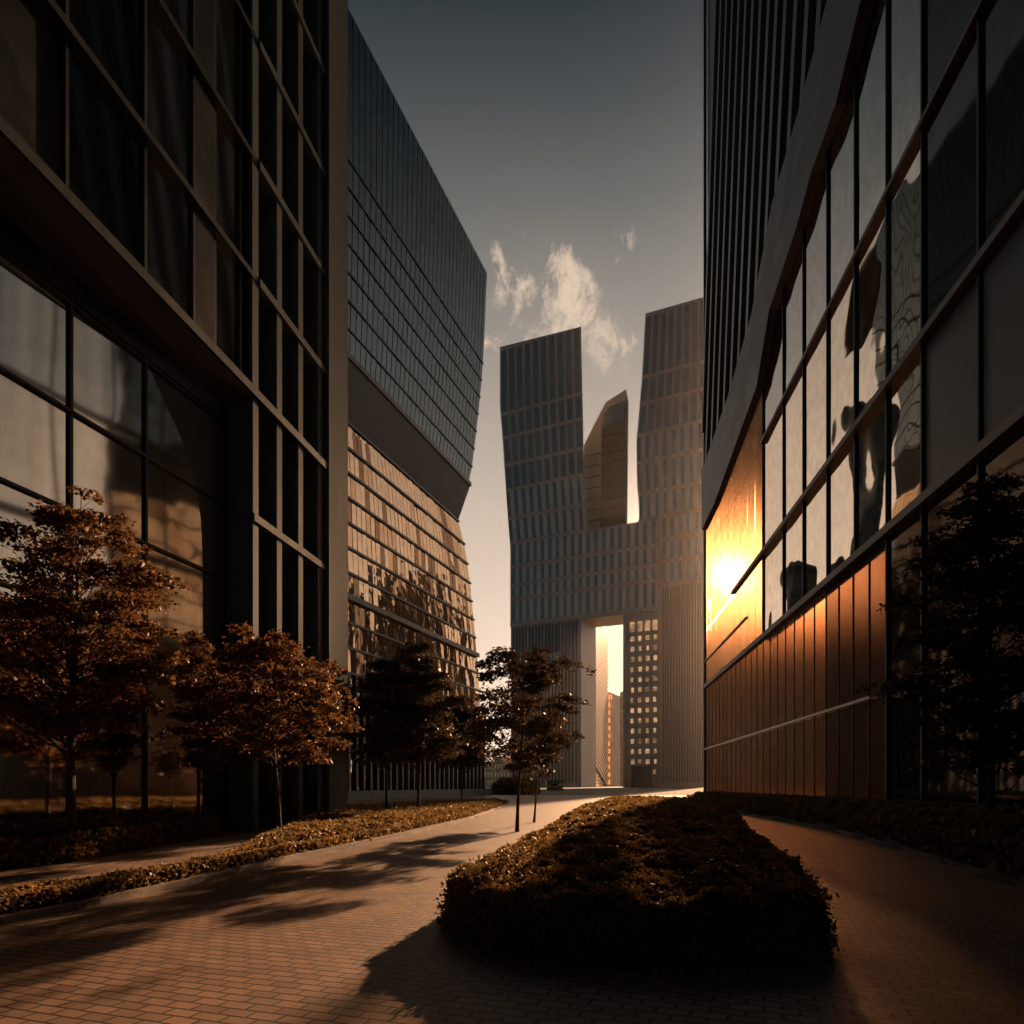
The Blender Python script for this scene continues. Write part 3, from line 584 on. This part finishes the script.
for (za, zb) in ((T.z(662, 541), T.z(662, 521)), (T.z(662, 563), T.z(662, 544)), (T.z(662, 585), T.z(662, 566))):
    strip(lambda z: T.s_(664), lambda z: T.s_(705), za, zb, 5, .7, 2, 5.0)
WT.sort(key=lambda w: -w[0])
rest = {}
for i, (ar, m, qd, d) in enumerate(WT):
    if i < 100:
        mb = MB(); T.prism(mb, qd, d + .12, d - .1); mb.build('window', m, b3)
    else:
        T.prism(rest.setdefault(m.name, (MB(), m))[0], qd, d + .12, d - .1)
for nm, (mb, m) in rest.items(): mb.build('smaller_windows', m, b3, kind='stuff')
zg0, zg1 = T.z(643, 772), T.z(643, 638); mb = MB()
for j in range(14):
    for i in range(4):
        s = lerp(T.s_(628.5), T.s_(659), (i + .5) / 4) + random.uniform(-.3, .3); z = lerp(zg0, zg1, j / 13); w = random.uniform(.75, 1.35)
        T.box(mb, s - w, s + w, z - 1.5, z + 1.5, -.1, .15)
for i in range(4):
    s = lerp(T.s_(628.5), T.s_(659), (i + .5) / 4); T.box(mb, s - 1.6, s + 1.6, T.z(643, 631), T.z(643, 621), -.1, .15)
mb.build('sky_glow_windows', M['lit'], b3, kind='stuff')  # emission stands in for bright sky showing through these panes
mb = MB(); T.box(mb, T.s_(633), T.s_(652), 0, T.z(643, 766), .2, 4.5); mb.build('entrance_porch', M['black'], b3)

# ------------------------------------------------------------------ slim curved tower in the gap
I = Plane(606, 498.0, -900, 'front')
b4 = root_at('curved_tower', 'slim tower with a pale curved shell and black glass face between the twin towers', 'building', I.P(0, 0))
def pI(p): return [I.sz(*q) for q in p]
mb = MB(); I.prism(mb, pI([(583, 560), (584, 445), (594, 425), (606, 402), (626, 389.5), (628.5, 402), (628, 450), (627, 560)]), 0, back=Vector((.12, 1, 0)) * 40); mb.build('shell', M['shell'], b4)
mb = MB(); I.prism(mb, pI([(600.5, 560), (602, 432), (604, 416), (609, 408), (617, 404), (625, 401.5), (625.3, 450), (624.5, 560)]), .8, -.2); mb.build('glass_face', M['black'], b4)
mb = MB(); I.prism(mb, pI([(625.4, 560), (626, 398), (628, 402), (627.8, 450), (626.8, 560)]), .9, -.2); mb.build('edge_fin', M['soffit'], b4)
mb = MB(); I.prism(mb, pI([(603.5, 428), (604.5, 417), (609.5, 409.5), (617, 405.5), (624.5, 403), (624.5, 420)]), 1.2, .7); mb.build('top_window', M['teal'], b4)
for y in range(436, 560, 9):
    mb = MB(); za = I.z(600.5, y + 1.5); I.box(mb, I.s_(601.5), I.s_(624.6), za - .45, za + .45, .7, 1.3); mb.build('floor_band', M['soffit'], b4)
mb = MB(); 
for y in range(455, 560, 11): za = I.z(592, y); I.box(mb, I.s_(584.5), I.s_(600), za - .4, za + .4, -.1, .15)
mb.build('shell_joints', M['soffit'], b4)

# ------------------------------------------------------------------ buildings seen through the gateway and beyond
Q = Plane(586, 530.0, 655, 'left')
b5 = root_at('lattice_building', 'sunlit building with diagonal lattice facade seen through the gateway, leftmost there', 'building', Q.P(0, 0))
qe = Q.s_(606); zq = Q.z(606, 622)
mb = MB(); Q.box(mb, 0, qe, 0, zq, -14, 0); mb.build('wall', M['city'], b5)
mb = MB()
for k in range(60):
    z = zq * (k + .5) / 60; h_ = zq / 60 * .33; Q.box(mb, 0.5, qe - .5, z - h_, z + h_, -.1, .2)
mb.build('window_bands', M['glassB'], b5)
mb = MB()
for k in range(40):
    z = zq * k / 40
    if z + 30 < zq + 8: mb.hexa([Q.P(0, z + 26, .2), Q.P(qe, z, .2), Q.P(qe, z, 2.2), Q.P(0, z + 26, 2.2), Q.P(0, z + 28, .2), Q.P(qe, z + 2, .2), Q.P(qe, z + 2, 2.2), Q.P(0, z + 28, 2.2)])
mb.build('diagonal_bracing', M['tower_dk'], b5)
def cityblock(name, label, px0, px1, ytop, Y, rowsn, colsn, mat, grp=None):
    K = Plane((px0 + px1) / 2, Y, -900, 'front'); o = root_at(name, label, 'building', K.P(0, 0)); o['group'] = 'distant city blocks'
    a, b = K.s_(px0), K.s_(px1); zt = K.z(px0, ytop)
    mb = MB(); K.box(mb, a, b, 0, zt, -30, 0); K.box(mb, a + (b - a) * .2, a + (b - a) * .55, zt, zt + (b - a) * .2, -20, -4); mb.build('wall', mat, o)
    for j in range(rowsn):
        mb = MB(); z = zt * (j + .55) / rowsn; h = zt / rowsn * .3
        for i in range(colsn):
            s = lerp(a, b, (i + .5) / colsn); w = (b - a) / colsn * .3; K.box(mb, s - w, s + w, z - h, z + h, -.1, .25)
        mb.build('window_row', M['glassB'], o)
    return o
cityblock('city_block', 'distant stepped block just right of the lattice building through the gateway', 604, 612.5, 694, 760, 12, 4, M['city'])
cityblock('city_block', 'distant narrow block at the right side of the gateway opening', 620, 627, 692, 700, 12, 3, M['tower'])
cityblock('city_block', 'low pale block in the gap beside the curved glass building', 484, 513, 763, 520, 3, 9, M['city'])
def kiosk(name, label, px, w, h, Y):
    o = thing(name, label, 'kiosk', (gx(px, Y), Y, 0)); x = gx(px, Y)
    mb = MB(); mb.box(x - w / 2, x + w / 2, Y, Y + 3, 0.2, h * .82); mb.build('cabin', M['black'], o)
    mb = MB(); mb.box(x - w / 2 - .3, x + w / 2 + .3, Y - .5, Y + 3.4, h * .82, h); mb.build('roof', M['dark_metal'], o)
    mb = MB(); mb.box(x - w / 2 + .3, x + w / 2 - .3, Y - .04, Y - .01, h * .25, h * .7); mb.build('window', M['glassB2'], o)
    mb = MB(); mb.box(x - w / 2 - .1, x + w / 2 + .1, Y - .1, Y + 3.1, 0, .2); mb.build('base', M['kerb'], o)
kiosk('kiosk', 'small dark kiosk at the foot of the gateway left leg', 555, 4.4, 2.9, 190)

def round_tower(label, x, y, r, h):  # towers hidden from the camera, added as something for the panes to mirror
    o = thing('round_tower', label, 'tower', (x, y, 0), 'round towers added for the panes to mirror')
    def lathe(mb, prof, k=40):
        vs = [(x + q * math.cos(2 * math.pi * i / k), y + q * math.sin(2 * math.pi * i / k), z) for q, z in prof for i in range(k)]
        fs = [(a * k + i, a * k + (i + 1) % k, (a + 1) * k + (i + 1) % k, (a + 1) * k + i) for a in range(len(prof) - 1) for i in range(k)]
        mb.add(vs, fs + [tuple(range((len(prof) - 1) * k, len(prof) * k))])
    mb = MB(); lathe(mb, [(r, 0), (r, h * .9), (r * .97, h * .94), (r * .86, h * .97), (r * .6, h * .99), (r * .2, h)]); mb.build('wall', M['rib'], o)
    for j in range(22):
        z = h * .88 * (j + 1) / 23; mb = MB(); lathe(mb, [(r + .05, z - 1.6), (r + .25, z - 1.6), (r + .25, z + 1.6), (r + .05, z + 1.6)]); mb.build('window_band', M['navy'], o)
bx_ = thing('city_block', 'unseen broad dark block added to be mirrored in the golden floors of the curved glass building', 'building', (80, 170, 0), 'distant city blocks')  # block added out of view to put dark reflections in the golden floors
mb = MB(); mb.box(66, 95, 160, 184, 0, 58); mb.box(70, 84, 163, 180, 58, 66); mb.build('wall', M['tower_dk'], bx_)
for j in range(15):
    mb = MB()
    for i in range(9): mb.box(67 + 3.15 * i, 69.1 + 3.15 * i, 159.8, 160.1, 2 + 3.75 * j, 4.6 + 3.75 * j)
    for i in range(7): mb.box(65.8, 66.1, 161.2 + 3.2 * i, 163.3 + 3.2 * i, 2 + 3.75 * j, 4.6 + 3.75 * j)
    mb.build('window_row', M['navy'], bx_)
round_tower('unseen shorter round tower added to be mirrored low in the middle panes of the right facade', -30, 300, 9, 92)
round_tower('unseen tall slim round tower added to be mirrored in the right facade panes', -55, 312, 8, 158)

# ------------------------------------------------------------------ right building
R = Plane(705, 75.0, 590, 'right')
b6 = root_at('glass_building', 'tall right-hand building with rippled mirror panes, frosted bronze panels and ribbed top', 'building', R.P(0, 0))
sy = R.sY; RT = 96.0
Y0 = -45.0
# interior: back wall, roof, clear glazed end that lets the low sun in
mb = MB(); R.box(mb, sy(Y0), 0, 0, RT, -36, -34); R.box(mb, sy(Y0), sy(Y0) + 1, 0, RT, -34, -.5); R.box(mb, sy(Y0), 0, RT, RT + 1, -36, .2); mb.build('wall', M['black'], b6)
mb = MB(); R.box(mb, -.06, -.02, 0, 60, -34, -.3); mb.build('end_glazing', M['clear'], b6)
mb = MB(); R.box(mb, -.3, 0, 60, RT, -34, -.3); mb.build('end_wall', M['black'], b6)
mb = MB(); R.box(mb, sy(Y0), sy(29.2), 0, 12.0, -.5, -.25); R.box(mb, sy(Y0), sy(50), 12.0, 35, -.5, -.25); R.box(mb, sy(Y0), 0, 34.5, RT, -.5, -.25); mb.build('backing_wall', M['black'], b6)
# frosted panels
YP = [29.2 + 1.9 * k for k in range(25)]; YP[-1] = 75.0
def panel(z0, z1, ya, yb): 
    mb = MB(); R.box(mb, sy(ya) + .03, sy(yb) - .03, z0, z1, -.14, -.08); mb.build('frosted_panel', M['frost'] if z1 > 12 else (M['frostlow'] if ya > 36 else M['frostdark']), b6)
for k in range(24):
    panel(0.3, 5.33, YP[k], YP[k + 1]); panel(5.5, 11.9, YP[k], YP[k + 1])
YU = [50, 52.6, 55.2, 57.8, 60.4, 63, 66.2, 69.3, 72.3, 74.3, 75]
for k in range(10):
    panel(12.3, 17.95, YU[k], YU[k + 1])
    slot = k == 8
    if slot: panel(18.2, 19.85, YU[k], YU[k + 1])
    panel(21.15 if slot else 18.2, 26, YU[k], YU[k + 1]); panel(26.1, 34.4, YU[k], YU[k + 1])
mb = MB(); R.box(mb, sy(72.3) + .03, sy(74.3) - .03, 19.9, 21.1, -.12, -.09); mb.build('sun_spot_pane', M['clear'], b6)  # clear pane added so the sun throws a spot on the path
mb = MB()
for y in YP: R.box(mb, sy(y) - .02, sy(y) + .02, 0.2, 12, -.16, -.05)
mb.build('lower_mullions', M['bronze'], b6)
def ledge(z, ya, yb, h, d, mat): 
    mb = MB(); R.box(mb, sy(ya), sy(yb), z - h, z + h, -.17, d); mb.build('ledge', mat, b6)
ledge(5.42, 30.5, 75, .07, .16, M['line']); ledge(12.05, Y0, 75, .17, .28, M['bronze']); ledge(18.05, Y0, 60, .14, .25, M['bronze']); ledge(14.8, 55, 75, .05, .1, M['line']); ledge(26.05, 20, 50, .1, .16, M['rib'])
# mirror panes, row above the ledge
YM = [-30, -15, -3, 3, 7, 11, 15, 18.6, 22.2, 26, 29.1, 32.6, 36.4, 40.5, 44.7, 50]
for i in range(len(YM) - 1):
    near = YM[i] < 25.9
    tl = random.gauss(0, .02)
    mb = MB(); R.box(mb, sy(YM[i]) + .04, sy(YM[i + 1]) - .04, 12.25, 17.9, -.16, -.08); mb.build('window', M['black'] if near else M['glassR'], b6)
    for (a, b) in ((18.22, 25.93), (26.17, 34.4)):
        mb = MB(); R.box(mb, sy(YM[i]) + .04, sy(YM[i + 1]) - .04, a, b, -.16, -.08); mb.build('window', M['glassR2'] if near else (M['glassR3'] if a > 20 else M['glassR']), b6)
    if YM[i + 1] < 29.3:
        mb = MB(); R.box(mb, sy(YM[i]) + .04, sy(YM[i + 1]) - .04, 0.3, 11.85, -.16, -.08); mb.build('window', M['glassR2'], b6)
mb = MB()
for y in YM: R.box(mb, sy(y) - .05, sy(y) + .05, 0.2 if y < 29.2 else 12.2, 34.5, -.18, 0.03)
mb.build('mullions', M['dark_metal'], b6)
# sagging metal band between windows and ribs
up = [(905, -200), (871, -85), (836, 0), (807, 108), (779, 202), (757, 316), (732, 399), (706, 471)]
lo = [(706, 530), (719, 503), (763, 386), (776, 310), (804, 228), (820, 171), (845, 104), (871, 0), (915, -110)]
mb = MB(); R.prism(mb, [R.sz(*p) for p in up + lo], .45, -.2); mb.build('slanting_band', M['bronze'], b6)
# slanted ribs
bandz = lambda s: interp(s, sorted([R.s_(p[0]) for p in up]), [R.z(*p) for p in sorted(up, key=lambda p: R.s_(p[0]))])
k = 0; y = 20.0
while y < 79:
    for (w, dd) in ((.42, .38),):
        zb = bandz(sy(min(y, 75))) - 1.0; zt = RT; sh = -0.22
        sb, st = sy(y), sy(y) + (zt - zb) * sh
        pts = [(sb - w, zb), (sb + w, zb), (st + w, zt), (st - w, zt)]
        if sb > -0.3:      # ribs starting beyond the corner enter the face higher up
            zc = zb + (sb + .3) / -sh; pts = [(-.3 - w, zc), (-.3 + w, zc), (st + w, zt), (st - w, zt)]
        mb = MB(); R.prism(mb, pts, dd, -.2); mb.build('rib', M['rib'], b6)
    y += 2.3 + 0.02 * (y - 20)
mb = MB(); R.box(mb, -.22, .05, 0, RT, -.14, .16); mb.build('corner_post', M['rib'], b6)
mb = MB(); R.box(mb, sy(Y0), 0, 0, .22, -.3, .25); mb.build('plinth', M['soffit'], b6)

# ------------------------------------------------------------------ evening haze
mh, hn, hl = nt('evening_haze'); ho = N(hn, 'ShaderNodeOutputMaterial'); pv = N(hn, 'ShaderNodeVolumePrincipled')
pv.inputs['Color'].default_value = (0.93, 0.92, 0.9, 1); pv.inputs['Density'].default_value = 0.000026; pv.inputs['Anisotropy'].default_value = 0.8
pv.inputs['Density Attribute'].default_value = ''; pv.inputs['Temperature Attribute'].default_value = ''
mh.cycles.homogeneous_volume = True
hl.new(pv.outputs[0], ho.inputs['Volume'])
mb = MB(); mb.box(-2520, 2520, -420, 3220, -1.1, 305); mb.build('haze', mh, org=(0, 0, 0), kind='stuff')

# ------------------------------------------------------------------ sky, sun, camera
W = bpy.data.worlds.new('World'); SC.world = W; W.use_nodes = True; n = W.node_tree.nodes; l = W.node_tree.links; n.clear()
out = N(n, 'ShaderNodeOutputWorld'); bg = N(n, 'ShaderNodeBackground', Strength=0.053)
tc = N(n, 'ShaderNodeTexCoord'); nm = N(n, 'ShaderNodeVectorMath', operation='NORMALIZE'); l.new(tc.outputs['Generated'], nm.inputs[0])
sp = N(n, 'ShaderNodeSeparateXYZ'); l.new(nm.outputs[0], sp.inputs[0])
rp = ramp(n, [(0.0, (.92, .76, .61)), (0.20, (.79, .64, .52)), (0.37, (.60, .49, .40)), (0.48, (.43, .365, .31)), (0.57, (.29, .265, .235)), (0.64, (.15, .153, .145)), (0.70, (.068, .080, .084)), (0.75, (.022, .036, .044)), (1.0, (.008, .015, .019))])
l.new(sp.outputs['Z'], rp.inputs[0])
sd = Vector((SUNK, 1, 0)).normalized()
dt = N(n, 'ShaderNodeVectorMath', operation='DOT_PRODUCT'); dt.inputs[1].default_value = tuple(sd); l.new(nm.outputs[0], dt.inputs[0])
az = N(n, 'ShaderNodeMapRange', interpolation_type='SMOOTHSTEP'); az.inputs['From Min'].default_value = -0.3; az.inputs['From Max'].default_value = 0.88; az.inputs['To Min'].default_value = 0.17; az.inputs['To Max'].default_value = 1.0
l.new(dt.outputs['Value'], az.inputs[0])
# wisps of cloud around chosen sky directions
nz = N(n, 'ShaderNodeTexNoise', Scale=3.5, Detail=3.0); l.new(nm.outputs[0], nz.inputs['Vector'])
wv = N(n, 'ShaderNodeVectorMath', operation='MULTIPLY_ADD'); wv.inputs[1].default_value = (.10, .10, .10); l.new(nz.outputs['Color'], wv.inputs[0]); l.new(nm.outputs[0], wv.inputs[2])
mpn = N(n, 'ShaderNodeMapping'); mpn.inputs['Scale'].default_value = (1.3, .8, .8); l.new(wv.outputs[0], mpn.inputs[0])
cn = N(n, 'ShaderNodeTexNoise', Scale=18.0, Detail=12.0, Roughness=0.68); cn.inputs['Distortion'].default_value = 0.25; l.new(mpn.outputs[0], cn.inputs['Vector'])
acc = None
for (px, py, rad, amp) in [(520, 262, .030, .8), (524, 300, .046, 1.0), (553, 292, .034, .9), (497, 318, .03, .7), (596, 300, .026, .8), (590, 335, .026, .8), (545, 255, .022, .7), (619, 243, .021, 1.15), (660, 215, .014, .5), (618, 372, .032, .9), (500, 365, .016, .5), (640, 345, .02, .6)]:
    c = Vector(((px - CX) / F, 1, (HY - py) / F)).normalized()
    ds = N(n, 'ShaderNodeVectorMath', operation='DISTANCE'); ds.inputs[1].default_value = tuple(c); l.new(nm.outputs[0], ds.inputs[0])
    mr = N(n, 'ShaderNodeMapRange', interpolation_type='SMOOTHERSTEP'); mr.inputs['From Min'].default_value = rad * 2.2; mr.inputs['From Max'].default_value = 0.0; mr.inputs['To Max'].default_value = amp
    l.new(ds.outputs['Value'], mr.inputs[0])
    if acc is None: acc = mr.outputs[0]
    else:
        ad = N(n, 'ShaderNodeMath', operation='ADD'); l.new(acc, ad.inputs[0]); l.new(mr.outputs[0], ad.inputs[1]); acc = ad.outputs[0]
# faint scattered wisps everywhere else, seen in the glass
gn = N(n, 'ShaderNodeTexNoise', Scale=3.0, Detail=4.0); l.new(nm.outputs[0], gn.inputs['Vector'])
cm = N(n, 'ShaderNodeMath', operation='MULTIPLY_ADD'); cm.inputs[1].default_value = 0.40; cm.inputs[2].default_value = -1.34
mn = N(n, 'ShaderNodeMath', operation='MINIMUM'); mn.inputs[1].default_value = 1.0; l.new(acc, mn.inputs[0]); l.new(mn.outputs[0], cm.inputs[0])
ca = N(n, 'ShaderNodeMath', operation='MULTIPLY_ADD'); ca.inputs[1].default_value = 2.0; l.new(cn.outputs[0], ca.inputs[0]); l.new(cm.outputs[0], ca.inputs[2])
cs = N(n, 'ShaderNodeMapRange', interpolation_type='SMOOTHSTEP'); cs.inputs['From Min'].default_value = 0.0; cs.inputs['From Max'].default_value = 0.36; l.new(ca.outputs[0], cs.inputs[0]); cs.inputs['To Max'].default_value = 0.85
near = N(n, 'ShaderNodeMath', operation='MULTIPLY', use_clamp=True); near.inputs[1].default_value = 4.0; l.new(acc, near.inputs[0])
cmul = N(n, 'ShaderNodeMath', operation='MULTIPLY'); l.new(near.outputs[0], cmul.inputs[0]); l.new(cs.outputs[0], cmul.inputs[1])
mxc = N(n, 'ShaderNodeMix', data_type='RGBA'); l.new(cmul.outputs[0], mxc.inputs[0]); l.new(rp.outputs[0], mxc.inputs[6]); mxc.inputs[7].default_value = (.86, .66, .49, 1)
# bright air round the sun: a tight aureole and a wide warm one
sd3 = Vector((SUNK, 1, SUNT)).normalized(); prev = mxc.outputs[2]
for (deg, pw, colr) in ((3.0, 2.0, (220, 190, 150)), (11.0, 2.0, (42.0, 24, 12)), (18.0, 2.0, (1.4, .85, .48))):
    ds = N(n, 'ShaderNodeVectorMath', operation='DISTANCE'); ds.inputs[1].default_value = tuple(sd3); l.new(nm.outputs[0], ds.inputs[0])
    mr = N(n, 'ShaderNodeMapRange', interpolation_type='SMOOTHERSTEP'); mr.inputs['From Min'].default_value = math.radians(deg); mr.inputs['From Max'].default_value = 0.0; l.new(ds.outputs['Value'], mr.inputs[0])
    pwn = N(n, 'ShaderNodeMath', operation='POWER'); pwn.inputs[1].default_value = pw; l.new(mr.outputs[0], pwn.inputs[0])
    ma = N(n, 'ShaderNodeVectorMath', operation='SCALE'); ma.inputs[0].default_value = colr; l.new(pwn.outputs[0], ma.inputs['Scale'])
    ad = N(n, 'ShaderNodeVectorMath', operation='ADD'); l.new(prev, ad.inputs[0]); l.new(ma.outputs[0], ad.inputs[1]); prev = ad.outputs[0]
sc1 = N(n, 'ShaderNodeVectorMath', operation='SCALE'); l.new(prev, sc1.inputs[0])
m10 = N(n, 'ShaderNodeMath', operation='MULTIPLY'); m10.inputs[1].default_value = 9.7; l.new(az.outputs[0], m10.inputs[0]); l.new(m10.outputs[0], sc1.inputs['Scale'])
sky = N(n, 'ShaderNodeTexSky'); sky.sky_type = 'NISHITA'; sky.sun_disc = False
ELEV = math.atan(SUNT / math.hypot(1, SUNK)); AZ = math.atan2(SUNK, 1)
sky.sun_elevation = ELEV; sky.sun_rotation = AZ
tint = ramp(n, [(0.17, (.50, .92, 1.25)), (0.75, (1, 1, 1))]); l.new(az.outputs[0], tint.inputs[0])
tm = N(n, 'ShaderNodeVectorMath', operation='MULTIPLY'); l.new(sc1.outputs[0], tm.inputs[0]); l.new(tint.outputs[0], tm.inputs[1])
sc2 = N(n, 'ShaderNodeVectorMath', operation='SCALE'); sc2.inputs['Scale'].default_value = 0.02; l.new(sky.outputs[0], sc2.inputs[0])
sm = N(n, 'ShaderNodeVectorMath', operation='ADD'); l.new(tm.outputs[0], sm.inputs[0]); l.new(sc2.outputs[0], sm.inputs[1])
l.new(sm.outputs[0], bg.inputs[0]); l.new(bg.outputs[0], out.inputs[0])

sl = bpy.data.lights.new('sun', 'SUN'); sl.energy = 5.0; sl.angle = math.radians(0.5); sl.color = (1.0, 0.56, 0.29)
so = bpy.data.objects.new('sun', sl); COL.objects.link(so)
so.rotation_euler = Vector((SUNK, 1, SUNT)).to_track_quat('Z', 'Y').to_euler(); so.location = (0, -10, 120)

cd = bpy.data.cameras.new('camera'); cd.sensor_width = 36; cd.lens = 36 * F / 1024; cd.shift_y = (HY - 512) / 1024; cd.clip_end = 20000; cd.clip_start = 0.1
co = bpy.data.objects.new('camera', cd); COL.objects.link(co); co.location = (0, 0, EYE); co.rotation_euler = (math.radians(90), 0, 0); SC.camera = co
vs = SC.view_settings; vs.view_transform = 'Standard'; vs.look = 'None'; vs.exposure = 0.88; vs.gamma = 1
SC.render.engine = 'CYCLES'; cy = SC.cycles
cy.max_bounces = 10; cy.diffuse_bounces = 3; cy.glossy_bounces = 6; cy.transmission_bounces = 6; cy.transparent_max_bounces = 10
cy.sample_clamp_indirect = 4.0; cy.use_denoising = True; cy.blur_glossy = 0.5
for o in list(bpy.data.objects):
    if '_o' in o: del o['_o']
